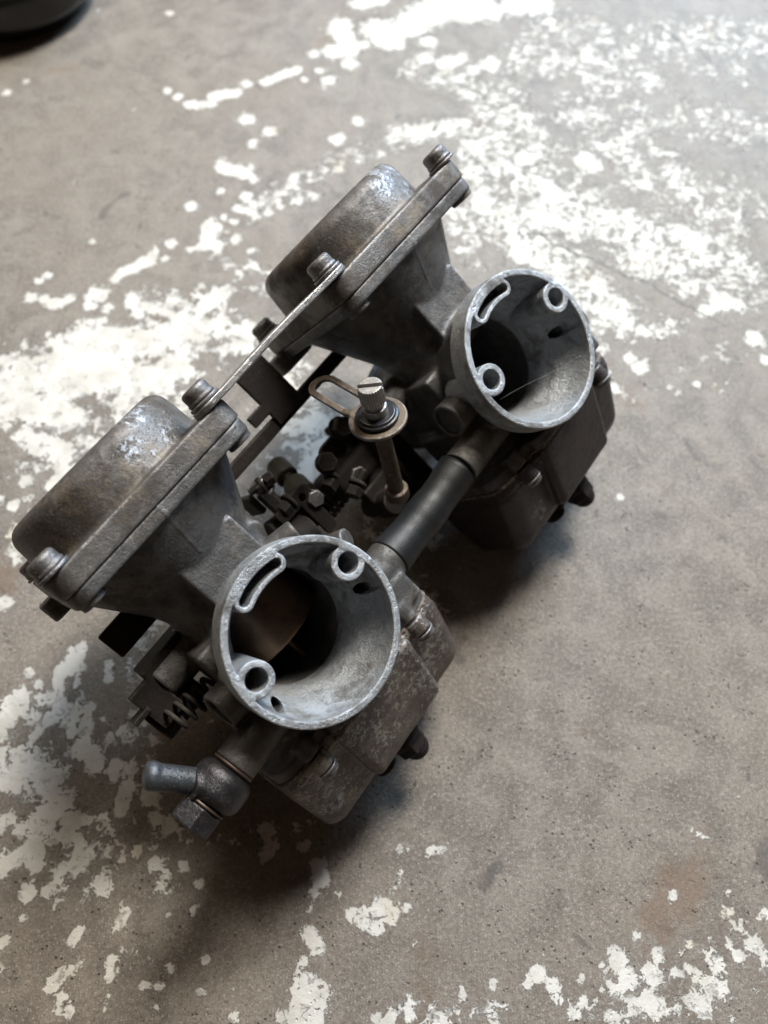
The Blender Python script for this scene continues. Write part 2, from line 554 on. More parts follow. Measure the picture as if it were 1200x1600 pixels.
def f_mouth(p):
    x, y, z = p
    rad = np.sqrt(x * x + z * z)
    outer = ext(rad - 29.0, np.abs(y - 4.9) - 4.9, 0.45)
    back = cyl(p, (0, 8, 0), (0, 15, 0), 27.8, 0.8, 25.6)
    d = smin(outer, back, 0.8)
    back2 = cyl(p, (0, 12, 0), (0, 28, 0), 24.5, 0.5, 22.5)
    d = smin(d, back2, 0.8)
    yy = np.clip(y, 0, 27)
    rin = 19.2 + 7.35 * (0.5 + 0.5 * np.cos(np.pi * (yy / 27.0) ** 1.15)) - 0.35 * (y > 0) * 0
    cav = (rad - rin) / 1.08
    cav = smax(cav, y - 40, 0.4)
    d = smax(d, -cav, 0.5)
    A, B = (22.6, 5.1), (-21.8, 5.1)
    for c, r in ((A, 5.7), (B, 5.75)):
        q = ext(np.sqrt((x - c[0]) ** 2 + (z - c[1]) ** 2) - r, np.abs(y - 11) - 10.9, 0.4)
        d = smin(d, smax(q, rad - 28.6, 0.3), 0.55)
    # banana slot at the top
    an = np.arctan2(x, z)
    lim = 0.315
    da = np.abs(an - 0.0)
    arc = np.where(da < lim, np.abs(rad - 23.75),
                   np.sqrt((np.abs(x) - 23.75 * math.sin(lim)) ** 2 + (z - 23.75 * math.cos(lim)) ** 2))
    q = ext(arc - 3.15, np.abs(y - 8) - 7.9, 0.4)
    d = smin(d, smax(q, rad - 28.6, 0.3), 0.55)
    d = smax(d, -ext(arc - 1.55, np.abs(y - 5) - 9.5, 0.2), 0.35)
    for c, r in ((A, 3.45), (B, 3.55)):
        d = smax(d, -ext(np.sqrt((x - c[0]) ** 2 + (z - c[1]) ** 2) - r, np.abs(y - 5) - 14, 0.2), 0.35)
    # two small air jets drilled in the bell wall
    for cx, cz in ((23.4, -8.0), (-22.6, -9.1)):
        u = np.sqrt((x - cx) ** 2 + (z - cz) ** 2)
        d = smax(d, -ext(u - 2.0, np.abs(y - 16) - 14.0, 0.2), 0.3)
    return d


def f_cover(p):
    x, y, z = p
    d = slab(rect2(x, y, -38, 38, 10, 86, 7.5), z, 58.45, 65.9, 0.7)
    ctr = cyl(p, (0, 48, 60), (0, 48, 82.4), 35.0, 5.2, 33.0)
    d = smin(d, ctr, 1.6)
    for sx, sy in SCREWS:
        d = smax(d, -cyl(p, (sx, sy, 66.0), (sx, sy, 78), 7.2, 0.3), 1.0)
    return d


def f_bowl(p):
    x, y, z = p
    t = np.clip(-30.9 - z, -5, 50)
    # main chamber with drafted walls
    dx = 41.4 - 0.03 * t
    a = np.abs(x) - dx + 8
    y0 = 14.0 + 0.60 * t
    y1 = 73 - 0.10 * t
    b = np.abs(y - (y0 + y1) / 2) - (y1 - y0) / 2 + 8
    d2 = (np.minimum(np.maximum(a, b), 0) + np.sqrt(np.maximum(a, 0) ** 2 + np.maximum(b, 0) ** 2) - 8) / 1.07
    main = ext(d2, np.abs(z + 48.4) - 17.4, 6.5)
    # forward step
    ax_ = np.abs(x - 1.4) - (20.2 - 0.04 * t) + 3.2
    yf = 10.5 + 0.50 * t
    bx = np.abs(y - (yf + 50) / 2) - (50 - yf) / 2 + 3.2
    e2 = (np.minimum(np.maximum(ax_, bx), 0) + np.sqrt(np.maximum(ax_, 0) ** 2 + np.maximum(bx, 0) ** 2) - 3.2) / 1.1
    front = ext(e2, np.abs(z + 46.4) - 15.4, 2.4)
    d = smin(main, front, 1.6)
    # top flange of the bowl
    fb = slab(rect2(x, y, -40.5, 40.5, 15.6, 74.3, 9), z, -34.2, -31.0, 0.6)
    d = smin(d, fb, 1.2)
    for sx in (-27, 28):
        d = smin(d, cyl(p, (sx, 15.5, -36.5), (sx, 16.5, -31.2), 3.8, 0.8), 1.2)
    d = smax(d, -cyl(p, (0, 50, -80), (0, 50, -64.2), 12, 0.5), 1.0)
    return d


body_me = solid('carburetor_body', f_body, (-45, 4, -32), (45, 94, 60), 0.6)
mouth_me = solid('intake_mouth', f_mouth, (-30, -0.5, -30), (30, 29, 30), 0.42)
cover_me = solid('diaphragm_cover', f_cover, (-39, 9, 58), (39, 87, 84), 0.5)
bowl_me = solid('float_bowl', f_bowl, (-43, 8, -67), (43, 76, -30), 0.5)


def f_screw(p):
    x, y, z = p
    r = np.sqrt(x * x + y * y)
    d = ext(r - 4.7, np.abs(z - 3.9) - 2.5, 1.6)
    d = smin(d, ext(r - 5.0, np.abs(z - 2.0) - 0.55, 0.25), 0.15)
    d = smin(d, ext(r - 5.6, np.abs(z - 0.7) - 0.55, 0.25), 0.15)
    c = np.minimum(np.maximum(np.abs(x) - 0.6, np.abs(y) - 2.6), np.maximum(np.abs(y) - 0.6, np.abs(x) - 2.6))
    return smax(d, -np.maximum(c, 5.0 - z), 0.25)


screw_me = solid('cover_screw', f_screw, (-6, -6, -0.2), (6, 6, 8), 0.3)
bscrew_me = solid('bowl_screw', lambda p: np.minimum(cyl(p, (0, 0, 0), (0, 0, -2.4), 3.3, 0.8), cyl(p, (0, 0, 0.4), (0, 0, -0.5), 3.8, 0.2)),
                  (-5, -5, -4.2), (5, 5, 0.6), 0.35)


def f_drain(p):
    x, y, z = p
    d = hexprism(p, (0, 39, -66), (0, 39, -72.5), 5.6, 0.8)
    d = smin(d, cyl(p, (0, 39, -60), (0, 39, -68), 6.6, 0.8), 0.8)
    d = smin(d, ball(p, (0.4, 39, -73), 5.0), 1.2)
    d = smin(d, cyl(p, (-11, 47, -62), (-11, 47, -73), 4.6, 1.4), 0.8)
    d = smin(d, box(p, (-12, 38, -68), (0, 48, -64), 1), 1)
    return d


drain_me = solid('drain_plug', f_drain, (-17, 31, -79), (8, 53, -60), 0.4)
slide_me = solid('throttle_slide', lambda p: smin(cyl(p, (0, 46, -5), (0, 46, 45), 18.9, 0.6),
                                                  cyl(p, (0, 46, -20), (0, 46, 0), 1.3, 0.3), 0.3),
                 (-19.5, 26, -21), (19.5, 66, 46), 0.7)
plate_me = solid('throttle_plate', lambda p: ext(np.sqrt(p[0] ** 2 + p[2] ** 2) - 19.25, np.abs(p[1] - 80 - 0.15 * p[2]) - 0.9, 0.3),
                 (-20, 75, -20), (20, 85, 20), 0.6)
gasket_me = solid('bowl_gasket', lambda p: smin(slab(rect2(p[0], p[1], -40.7, 40.7, 15.4, 74.4, 9) + 0.25 * np.sin(p[0] * 2.1) * np.sin(p[1] * 1.7), p[2], -31.4, -30.2, 0.2),
                                                slab(rect2(p[0], p[1], -19.2, 19.4, 9.6, 40, 6.5) + 0.25 * np.sin(p[0] * 2.7), p[2], -31.4, -30.2, 0.2), 0.6),
                  (-41, 8, -32), (41, 76, -30), 0.55)

for ci in range(2):
    cb = link('carburetor_body', body_me, M['casting'], pair,
              ['grey body of the nearer carburetor', 'body of the farther carburetor'][ci])
    cb.location = (PITCH * ci * MM, 0, 0)
    link('intake_mouth', mouth_me, M['mouth'], cb, 'round pitted intake mouth with drilled passages')
    link('diaphragm_cover', cover_me, M['cover'], cb, 'domed cover with scuffs and a painted highlight on the shoulder')
    bw = link('float_bowl', bowl_me, M['bowl'], cb, ['speckled brown float bowl', 'dark scratched float bowl'][ci])
    if ci:
        bw.material_slots[0].link = 'OBJECT'
        bw.material_slots[0].material = M['bowl_dark']
    link('bowl_gasket', gasket_me, M['gasket'], cb)
    ts = link('throttle_slide', slide_me, M['slide'], cb)
    ts.location = (0, 0, 0.017 * ci)
    link('throttle_plate', plate_me, M['bracket'], cb)
    link('drain_plug', drain_me, M['bracket'], cb)
    for j, (sx, sy) in enumerate(SCREWS):
        sc = link('cover_screw', screw_me, M['screw'], cb)
        lift = 2.4 if (ci == 0 and j == 1) or (ci == 1 and j == 0) else 0
        sc.location = (sx * MM, sy * MM, (65.8 + lift) * MM)
        sc.rotation_euler = (0, 0, j * 0.7 + ci)
    for sx in (-27, 28):
        sc = link('bowl_screw', bscrew_me, M['screw'], cb)
        sc.location = (sx * MM, 15.5 * MM, -36.7 * MM)


def part(name, f, lo, hi, h, mat, label=None, parent=None):
    return link(name, solid(name, f, lo, hi, h), mat, parent or pair, label)


# strap between the two covers
def f_strap(p):
    x, y, z = p
    q = np.clip(x, 33, PITCH - 33)
    w2 = np.sqrt((x - q) ** 2 + (y - 14.5) ** 2) - 5.9
    zb = z - 0.5 * np.sin((np.clip(x, 40, PITCH - 40) - 40) / (PITCH - 80) * np.pi)
    return slab(w2, zb, 66.0, 68.2, 0.3)


part('connecting_strap', f_strap, (26, 8, 65.6), (PITCH - 26, 21, 69.2), 0.4, M['strap'], 'flat plated strap joining the two covers')


# rear tie bar and bracket
def f_rear(p):
    x, y, z = p
    d = box(p, (-20, 66, 38.5), (PITCH + 20, 70, 44.0), 0.6)
    d = np.minimum(d, box(p, (-39, 50, 29.5), (-8, 53, 40.0), 0.5))
    return d


part('tie_bar', f_rear, (-40, 49, 29), (PITCH + 21, 71, 45), 0.7, M['bracket'], 'sooty flat bar running behind both carburetors')
part('cable_bracket', lambda p: np.minimum(box(p, (64, 64.5, 40), (79, 67, 64), 0.5), box(p, (56, 64.5, 46), (66, 67, 51), 0.5)),
     (55, 63, 39), (80, 68, 65), 0.5, M['bracket'], 'dark bracket plate under the strap')


# fuel hose between the two stubs
hx = [40.5, 44, 48, 52.5, 57, 61, 65, 69.5, 74, 79, 86.0]
hr = [7.9, 7.8, 7.5, 7.2, 7.3, 7.6, 7.5, 7.1, 7.1, 7.5, 7.8]
hp = [(x, 22 + 0.9 * math.sin((x - 40) / 15.0), -13 - 1.2 * math.sin((x - 40) / 16.0)) for x in hx]
pts, rads = [], []
for i in range(len(hx) - 1):
    for k in range(4):
        t = k / 4
        pts.append(tuple(hp[i][j] * (1 - t) + hp[i + 1][j] * t for j in range(3)))
        tt = t * t * (3 - 2 * t)
        rads.append(hr[i] * (1 - tt) + hr[i + 1] * tt)
hose = tube('fuel_hose', pts, rads, M['rubber'], pair, seg=40)
hose['label'] = 'short black rubber hose between the two bodies'


# idle adjuster between the bodies; axis from tip (towards the viewer) to its foot
# positions measured once in the pair's own frame (mm)
H0 = np.array([71.89, 3.62, 35.58])
H1 = np.array([67.44, 40.6, -7.61])
AXU = (H1 - H0) / np.linalg.norm(H1 - H0)


def along(t):
    return tuple(H0 + AXU * t)


def bb(pts_, m):
    a = np.array(pts_)
    return tuple(a.min(0) - m), tuple(a.max(0) + m)


_v = np.cross(AXU, [0.2, 0.1, 0.95])
_v /= np.linalg.norm(_v)
_w = np.cross(AXU, _v)


def f_head(p):
    d = [p[i] - H0[i] for i in range(3)]
    t = sum(d[i] * AXU[i] for i in range(3))
    a = sum(d[i] * _v[i] for i in range(3))
    b = sum(d[i] * _w[i] for i in range(3))
    r = np.sqrt(a * a + b * b)
    an = np.arctan2(b, a)
    kn = 4.15 + 0.16 * np.cos(an * 26)
    q = ext(r - kn, np.abs(t - 3.6) - 3.6, 0.35)
    q = smin(q, ext(r - 3.3, np.abs(t - 9) - 4, 0.3), 0.3)
    q = smin(q, ext(r - 4.1, np.abs(t - 11.5) - 2.5, 0.3), 0.3)
    c, s2 = math.cos(SLOT), math.sin(SLOT)
    sl = np.maximum(np.abs(a * c + b * s2) - 0.75, t - 1.7)
    return smax(q, -sl, 0.2)


SLOT = -0.818
lo, hi = bb([along(0), along(14)], 5.5)
adj = part('idle_adjuster', f_head, lo, hi, 0.3, M['adjuster'], 'slotted knurled adjuster between the two bodies')
lo, hi = bb([along(11), along(14)], 9)
link('rubber_washer', solid('rubber_washer', lambda p: U(0.4, cyl(p, along(12.2), along(13.6), 6.6, 0.6), cyl(p, along(13), along(14.3), 7.6, 0.4)), lo, hi, 0.4), M['washer_rubber'], adj)
L0 = np.array([74.34, 34.44, 41.52])


def f_tab(p):
    d = cyl(p, along(14.6), along(16.2), 10.2, 0.5)
    # loop of the bracket reaching left
    pl = [p[i] - H0[i] for i in range(3)]
    t = sum(pl[i] * AXU[i] for i in range(3))
    a = sum(pl[i] * _v[i] for i in range(3))
    b = sum(pl[i] * _w[i] for i in range(3))
    e = L0 - H0
    ea, eb = float(e @ _v), float(e @ _w)
    L = math.hypot(ea, eb)
    ca, cb = ea / L, eb / L
    m = a * ca + b * cb
    n = -a * cb + b * ca
    m0 = 12.0
    m1 = L
    mm = np.clip(m, m0, m1)
    cap = np.sqrt((m - mm) ** 2 + n ** 2) - 5.8
    q = slab(cap, t, 14.6, 16.0, 0.4)
    d = smin(d, q, 1.0)
    d = smin(d, slab(rect2(m, n, 2, 12, -5, 5, 1), t, 14.6, 16.0, 0.4), 1.0)
    hole = np.sqrt((m - np.clip(m, m0 + 1.0, m1 - 0.3)) ** 2 + n ** 2) - 3.4
    return smax(d, -hole, 0.3)


lo, hi = bb([along(15), tuple(L0)], 13)
part('adjuster_bracket', f_tab, lo, hi, 0.45, M['brown'], 'rusty looped bracket plate under the adjuster', adj)
lo, hi = bb([along(15), tuple(H1)], 7)
part('adjuster_rod', lambda p: U(0.4, cyl(p, along(15), tuple(H1), 3.0, 0.5), cyl(p, tuple(H1 - AXU * 5), tuple(H1), 4.6, 0.8)), lo, hi, 0.45, M['brown'], None, adj)

# throttle shaft, levers, return spring
part('throttle_shaft', lambda p: cyl(p, (-30, 78, 3), (PITCH + 30, 78, 3), 3.6, 0.5), (-31, 73, -2), (PITCH + 31, 83, 8), 0.7, M['bracket'])
tube('return_spring', coil((52, 78, 3), (74, 78, 3), 6.2, 8), 0.9, M['bracket'], pair, seg=8)


def f_lever(p):
    d = box(p, (84, 58, -12), (87, 88, 22), 1)
    d = smin(d, cyl(p, (78, 78, 3), (90, 78, 3), 11, 0.8), 1)
    d = smin(d, box(p, (66, 60, -14), (88, 63, -2), 0.6), 1)
    d = smin(d, cyl(p, (70, 52, -12), (70, 74, -12), 5.2, 0.6), 0.6)
    d = smin(d, box(p, (60, 60, 0), (86, 84, 12), 3), 2)
    d = smin(d, box(p, (72, 62, -24), (98, 86, 6), 4), 2)
    return d


part('throttle_lever', f_lever, (58, 50, -26), (100, 92, 24), 0.6, M['bracket'], 'dark throttle lever and linkage between the bodies')


SMALL = [(39, 62, 33, 0.2, 0.3, -1, 3.2, 12), (45, 60, 30, -1, 0.2, 0.2, 2.6, 11), (37, 62, 18, 1, 0.1, 0, 3.4, 14), (50, 58, 12, 0.1, 1, 0, 3.0, 10),
         (57, 62, 10, 1, 0.3, 0.1, 3.2, 12), (64, 58, 18, 0.2, 1, -0.2, 3.6, 12), (70, 60, 4, 0, 1, 0.3, 3.4, 10), (60, 56, 2, 1, 0, 0.3, 3.0, 12),
         (80, 58, 22, 0, 1, 0, 3.8, 10)]


def f_link(p):
    d = box(p, (33, 66, 22), (36, 80, 31), 0.8)
    d = smin(d, box(p, (33, 70, 12), (50, 73, 17), 0.8), 0.8)
    d = smin(d, cyl(p, (30, 68, 14), (48, 68, 10), 5.5, 0.8), 0.6)
    d = smin(d, cyl(p, (24, 60, 8), (40, 60, 4), 8, 1), 1)
    return d


part('choke_link', f_link, (22, 50, -6), (52, 82, 33), 0.6, M['bracket'])
A1, B1 = np.array([57.26, 85.34, 27.42]), np.array([49.62, 63.87, 14.53])
lo, hi = bb([tuple(A1), tuple(B1)], 7)
part('sync_screw', lambda p: np.minimum(cyl(p, tuple(A1), tuple(A1 + (B1 - A1) * 0.42), 4.8, 1.2), np.minimum(cyl(p, tuple(A1), tuple(B1), 2.4, 0.4), cyl(p, tuple(A1 + (B1 - A1) * 0.62), tuple(A1 + (B1 - A1) * 0.98), 5.2, 0.8))),
     lo, hi, 0.45, M['nylon'], 'yellowed synchronising screw between the bodies')

# small screws, nuts and levers crowding the gap behind the nearer mouth
for q, (cx, cy, cz, dx, dy, dz, rr, ln) in enumerate(SMALL):
    u_ = np.array([dx, dy, dz], float)
    u_ /= np.linalg.norm(u_)
    A_ = np.array([cx, cy, cz], float)
    B_ = A_ + u_ * ln
    lo, hi = bb([tuple(A_), tuple(B_)], rr + 3)
    part('linkage_screw', lambda p: U(0.4, hexprism(p, tuple(A_), tuple(A_ + u_ * 4), rr, 0.4, q * 0.4), cyl(p, tuple(A_), tuple(B_), rr * 0.55, 0.3),
                                      cyl(p, tuple(A_ + u_ * 5), tuple(A_ + u_ * 6.5), rr * 1.25, 0.3)), lo, hi, 0.5, M['bracket'] if q % 3 else M['screw'])


def f_arm(p):
    d = slab(np.minimum(rect2(p[0], p[2], 34, 52, 14, 20, 2), rect2(p[0], p[2], 44, 50, -2, 18, 2)), p[1], 60, 62.2, 0.4)
    d = np.minimum(d, slab(rect2(p[0], p[2], 36, 40, 18, 29, 1.5), p[1], 60, 66, 0.4))
    d = np.minimum(d, slab(rect2(p[0], p[2], 66, 84, -6, 22, 5), p[1], 66, 69, 0.4))
    return smax(d, -cyl(p, (47, 55, 16), (47, 70, 16), 1.6, 0.2), 0.2)


part('lever_arm', f_arm, (33, 59, -7), (85, 70, 30), 0.5, M['bracket'])

# starter (choke) plunger and lever at the left of the nearer carburettor
def f_choke(p):
    d = box(p, (-40, 46, 10.5), (-20, 62, 22.5), 0.9)
    d = smin(d, box(p, (-48, 46, 4), (-38, 49, 20), 0.5), 0.5)
    d = smin(d, cyl(p, (-50, 58, 4), (-30, 58, 4), 7, 0.8), 0.8)
    return d


part('starter_plunger', f_choke, (-52, 44, -5), (-18, 67, 24), 0.5, M['bracket'], 'dark starter plunger at the left side')
tube('plunger_spring', coil((-45, 45, 4), (-22, 45, 0), 4.2, 6), 0.8, M['bracket'], pair, seg=8)
part('lever_clip', lambda p: box(p, (-53, 45, 12), (-46, 52, 14), 0.3), (-54, 44, 11), (-45, 53, 15), 0.4, M['bracket'])

# fuel union on the left of the nearer carburettor
un = part('banjo_union', lambda p: smax(smin(cyl(p, (-45.2, 20, -13), (-56.8, 20, -13), 9.3, 4.0), cyl(p, (-51, 20, -13), (-55.5, 18.5, -5), 4.6, 0.5), 1.5),
                                        -cyl(p, (-60, 20, -13), (-50, 20, -13), 2, 0.1), 0.2),
          (-59, 10, -23), (-44, 30, -3), 0.4, M['union'], 'stained round fuel union with spigot')
link('copper_washer', solid('copper_washer', lambda p: cyl(p, (-43.9, 20, -13), (-44.8, 20, -13), 7.1, 0.2), (-46, 12, -21), (-43, 28, -5), 0.35), M['copper'], un)
link('copper_washer', solid('copper_washer', lambda p: cyl(p, (-57.1, 20, -13), (-58.0, 20, -13), 6.9, 0.2), (-59, 12, -21), (-56, 28, -5), 0.35), M['copper'], un)
link('hex_bolt', solid('hex_bolt', lambda p: hexprism(p, (-58.3, 20, -13), (-65.0, 20, -13), 6.3, 0.35, 0.5), (-66.5, 11, -22), (-57, 29, -4), 0.35), M['union'], un)


def f_spig(p):
    d = cyl(p, (-52, 19.6, -9.5), (-60.5, 19.0, 7.0), 4.0, 1.0)
    return smin(d, cyl(p, (-58.6, 19.1, 4.0), (-61.0, 19, 8), 4.3, 2.2), 0.5)


link('hose_spigot', solid('hose_spigot', f_spig, (-66, 13, -16), (-46, 26, 12), 0.4), M['spigot'], un)


# ------------------------------------------------------------------ black plastic thing at the far left
def f_lid(p):
    x, y, z = p
    r = np.sqrt(x * x + y * y)
    d = ext(r - 58, np.abs(z - 19) - 14, 9)
    d = smin(d, ext(r - 50, np.abs(z - 6) - 6, 2), 3)
    d = smin(d, slab(rect2(x, y, -32, 32, -36, 36, 12), z, 20, 40, 3), 4)
    d = smax(d, -slab(rect2(x, y, -24, 24, -28, 28, 9), z, 35, 50, 1.5), 2)
    return d


lid = link('black_lid', solid('black_lid', f_lid, (-60, -60, -0.5), (60, 60, 42), 1.0), M['black_plastic'], None)
lid.location = (-0.247, 0.531, 0.0006)
lid.rotation_euler = (0, 0, 0.55)
lid['label'] = 'glossy black round plastic lid in the top left corner, mostly out of the picture'
lid['category'] = 'lid'

ha = [(PITCH - 25 + 3.9 * i, -0.4 - 0.12 * math.sin(i * 0.9), -1.6 - 1.48 * i + 0.25 * math.sin(i * 0.7)) for i in range(11)]
hair = tube('stray_fibre', ha, 0.03, plain('pale_fibre', (0.3, 0.3, 0.29), 0.6), None, seg=5)
hair.matrix_world = BANK
hair['label'] = 'thin pale fibre stretched across the mouth of the farther carburetor'
hair['category'] = 'fibre'

# ------------------------------------------------------------------ floor
STROKES = [(2.5,-141.4,512.6),(2.4,-133.6,436.2),(2.4,-126.6,430.4),(2.7,-119.3,424.1,-105.6,424.1),(3.2,-104.3,431.6,-90.8,434.5),(3.2,-85.4,442.1),(4.3,-83.1,411.6),(3.0,-77.7,389.6),(4.4,-95.0,372.1,-81.5,365.9),(2.6,-77.1,371.1),(3.3,-109.1,339.8),(1.8,-93.2,351.7),(1.8,-89.7,332.0),(2.1,-82.8,327.7),(3.9,-96.8,323.9,-98.2,309.9),(2.8,-91.1,308.9),(3.2,-81.8,314.5),(2.8,-72.3,306.2),(2.5,-116.6,311.2),(1.7,-105.7,307.6),(3.5,-125.7,305.3),(2.8,-232.9,434.5),(1.2,-223.4,444.5),(1.4,-161.0,314.0),(2.5,-82.3,338.3,-72.5,333.5),(2.6,-78.3,348.2),(2.6,-74.5,360.8),(6.9,-29.2,499.4,-22.5,476.9,-30.6,473.8),(8.3,-4.2,496.1,4.1,486.4),(10.2,16.7,499.4,33.9,515.9,67.7,515.9),(4.3,-17.0,522.7,0.0,526.1),(3.3,-12.3,480.1),(3.7,8.2,480.1),(4.0,-22.2,461.4),(2.8,-73.7,444.5,-54.3,456.5),(2.0,-48.7,446.3),(4.0,-35.1,445.1),(2.4,-40.2,455.3),(3.3,-44.8,470.7),(4.9,28.8,483.2),(4.5,26.4,467.5),(4.1,36.4,461.4,48.8,467.5),(5.7,66.7,461.4),(3.6,56.3,455.3),(3.6,45.9,446.3),(3.5,53.1,431.6),(3.4,-68.9,400.5),(4.2,-28.5,392.3),(3.1,-15.4,408.8),(6.8,84.9,519.3,106.3,520.7),(3.3,108.9,502.6),(3.9,118.2,414.4),(6.0,82.3,376.3),(6.6,91.7,355.7),(6.3,119.5,373.7),(3.0,128.5,386.9),(3.7,150.5,355.7),(3.3,175.3,350.7),(2.4,-184.7,285.1),(2.4,-181.4,289.5),(2.7,-187.1,274.3),(2.7,-178.9,272.1,-173.2,268.7,-165.5,273.0),(2.8,-144.0,287.3,-126.9,300.7),(2.1,-118.9,300.7),(4.4,-149.8,276.4),(2.4,-154.7,268.7),(3.0,-144.5,267.9),(4.4,-133.3,272.1),(3.3,-128.8,263.6),(13.6,-185.0,219.6,-173.0,223.5,-154.4,227.3,-139.5,235.1),(7.2,-163.7,243.1,-151.9,251.2,-138.1,247.1),(8.1,-188.2,204.6,-169.4,204.6,-153.1,200.9),(11.6,-127.6,219.6,-109.4,227.3),(8.6,-121.1,243.1,-99.5,255.3),(4.7,-94.1,267.9,-84.8,276.4),(4.3,-172.8,190.1,-156.1,183.0),(4.8,-155.4,162.4,-144.6,169.2),(3.7,-165.3,183.0),(2.4,-177.9,155.8),(2.7,-171.3,152.5),(2.4,-168.0,165.8),(5.7,178.9,272.1),(3.7,167.6,265.7),(3.7,163.5,280.7),(3.9,129.0,229.3),(3.2,124.9,235.1),(4.3,190.7,247.1),(2.6,193.1,235.1),(2.2,156.3,219.6),(1.3,141.7,217.7),(1.5,109.3,156.8),(2.2,114.6,217.7),(2.8,-164.5,105.2),(3.5,-129.0,84.8,-133.0,76.6),(2.1,-115.7,77.9,-114.9,72.6),(1.6,-148.7,74.7),(1.9,-143.7,69.4),(2.1,-136.5,73.9,-132.6,59.4,-142.5,49.2,-143.0,45.4),(3.7,-154.2,62.0),(3.2,-150.7,64.6),(2.3,-154.1,49.2),(2.1,-153.8,41.7),(2.8,-145.9,40.5,-137.5,36.8),(1.5,-135.9,41.7),(2.3,-120.8,59.4,-120.9,51.7),(1.8,-115.1,56.8),(1.8,-127.1,50.5),(3.3,-121.1,45.4,-114.8,38.0),(2.8,-107.1,38.0),(2.7,-100.8,29.6,-102.2,21.4),(3.0,-149.2,32.0),(4.0,-133.6,29.6),(1.6,-99.5,57.3),(1.3,-93.1,47.9),(1.0,-84.7,53.8),(1.0,-80.8,54.3),(1.0,-116.2,26.5),(1.0,-111.4,24.9),(3.7,-135.1,17.9,-127.3,22.5),(2.0,-123.8,16.7,-114.1,18.3),(2.2,-117.9,11.0,-115.5,4.3),(2.7,-136.6,6.5,-143.0,2.1),(3.2,-140.4,13.3),(3.6,-131.1,3.2),(2.2,-121.2,2.1),(2.2,-125.7,-6.6),(2.1,-133.6,-8.7),(1.4,-133.3,-16.1),(2.0,-146.6,16.7),(3.0,-92.7,24.9),(2.7,-89.3,17.9),(3.0,-82.8,15.6),(2.4,-93.9,6.5),(2.4,-87.3,2.1),(1.7,-99.7,4.3),(2.4,-104.3,-5.5),(1.0,-96.9,-10.4),(1.6,-94.8,-13.0,-97.5,-19.3),(1.4,-111.6,-19.3,-114.4,-23.4),(2.1,-98.3,-29.4,-98.1,-35.4),(1.4,-95.2,-26.8),(0.9,-90.6,-26.4),(1.6,-84.3,-30.4),(1.1,-85.7,-37.4,-80.0,-37.4),(1.4,-77.1,-32.4),(1.2,-115.9,-34.4,-108.6,-30.4),(2.3,-117.7,-37.4),(1.4,-114.7,-41.3),(1.4,-115.2,-45.1),(1.8,-110.6,-45.1),(1.1,-97.8,-40.3,-98.7,-45.1),(1.4,-79.9,-15.1),(1.5,-76.2,1.0),(1.0,-69.6,-4.4),(1.2,-69.9,-13.0),(1.2,-64.8,-29.4),(0.9,-65.6,-39.3),(0.9,-53.6,-38.3),(0.7,-79.9,-43.2),(0.9,-72.3,-44.5),(0.9,-52.2,-47.0),(0.9,-138.7,-23.4),(1.2,-74.8,9.9),(1.2,-67.3,8.8),(1.2,-63.8,11.0),(1.2,-57.1,9.9),(3.2,-45.6,13.3),(2.7,-43.9,6.5),(1.2,-33.4,16.3),(1.5,-28.5,17.4),(2.0,-30.5,7.7),(2.2,-25.5,2.1,-24.0,-4.4),(1.9,-26.3,-7.7),(1.0,-17.9,-8.1),(1.9,-27.4,-20.3,-24.4,-25.4),(1.4,-28.9,-30.4),(0.9,-27.5,-13.8),(1.4,-31.7,-33.4,-31.9,-38.3),(2.1,-27.5,-35.4,-25.1,-39.3),(1.6,-20.5,-38.3),(6.3,-29.4,-45.1),(2.7,-34.9,-47.0),(1.9,-11.8,-15.1),(1.4,-8.3,-13.0,-8.2,-18.2),(3.1,0.0,-11.9),(2.1,3.5,-15.1),(1.6,-1.9,-19.9),(1.4,2.9,-6.6),(1.0,6.0,-1.2,5.8,-4.4),(1.5,6.1,7.0),(1.2,17.1,7.0,22.5,7.7),(0.9,8.5,-13.4),(0.9,27.4,-38.3,28.4,-42.2),(1.4,38.8,-37.4),(1.8,43.0,-44.2),(1.6,17.0,-44.2),(2.9,20.3,-47.0),(2.5,2.3,-47.0),(2.0,-2.3,-47.0),(2.0,9.0,-47.0),(0.5,11.2,-25.0),(0.5,45.9,-8.1),(1.8,55.2,-33.4),(1.8,60.6,-37.4),(1.1,51.4,-37.4),(1.1,61.3,-41.3),(1.6,71.1,-35.4),(1.8,70.3,-42.2),(1.8,78.4,-31.4),(3.0,84.4,-29.4),(3.4,88.2,-35.4),(3.4,96.4,-34.4),(3.0,93.1,-41.3),(1.4,77.6,-38.3),(2.9,79.9,-47.0),(1.8,67.6,-46.1),(1.6,93.1,-21.9),(1.9,98.7,-27.0),(1.6,104.6,-33.4),(1.6,110.5,-32.4),(2.5,109.0,-41.3),(2.9,113.1,-44.2),(1.6,104.0,-44.2),(0.7,114.6,-15.1,119.2,-22.3),(0.9,121.2,-18.2),(1.0,129.0,-7.7),(1.6,124.9,-23.4),(2.1,128.6,-28.4),(2.6,133.8,-25.4),(1.9,140.9,-14.0),(1.4,138.1,-16.1),(1.9,137.8,-28.4),(2.0,122.7,-47.0),(1.0,118.4,14.0,122.9,11.7),(0.7,118.3,10.6),(1.0,138.4,25.8),(1.0,107.4,-8.7),(0.7,99.1,-8.1),(0.9,111.4,-24.8),(0.7,125.1,-34.4),(0.7,132.3,-38.7),(0.9,46.6,-47.4)]
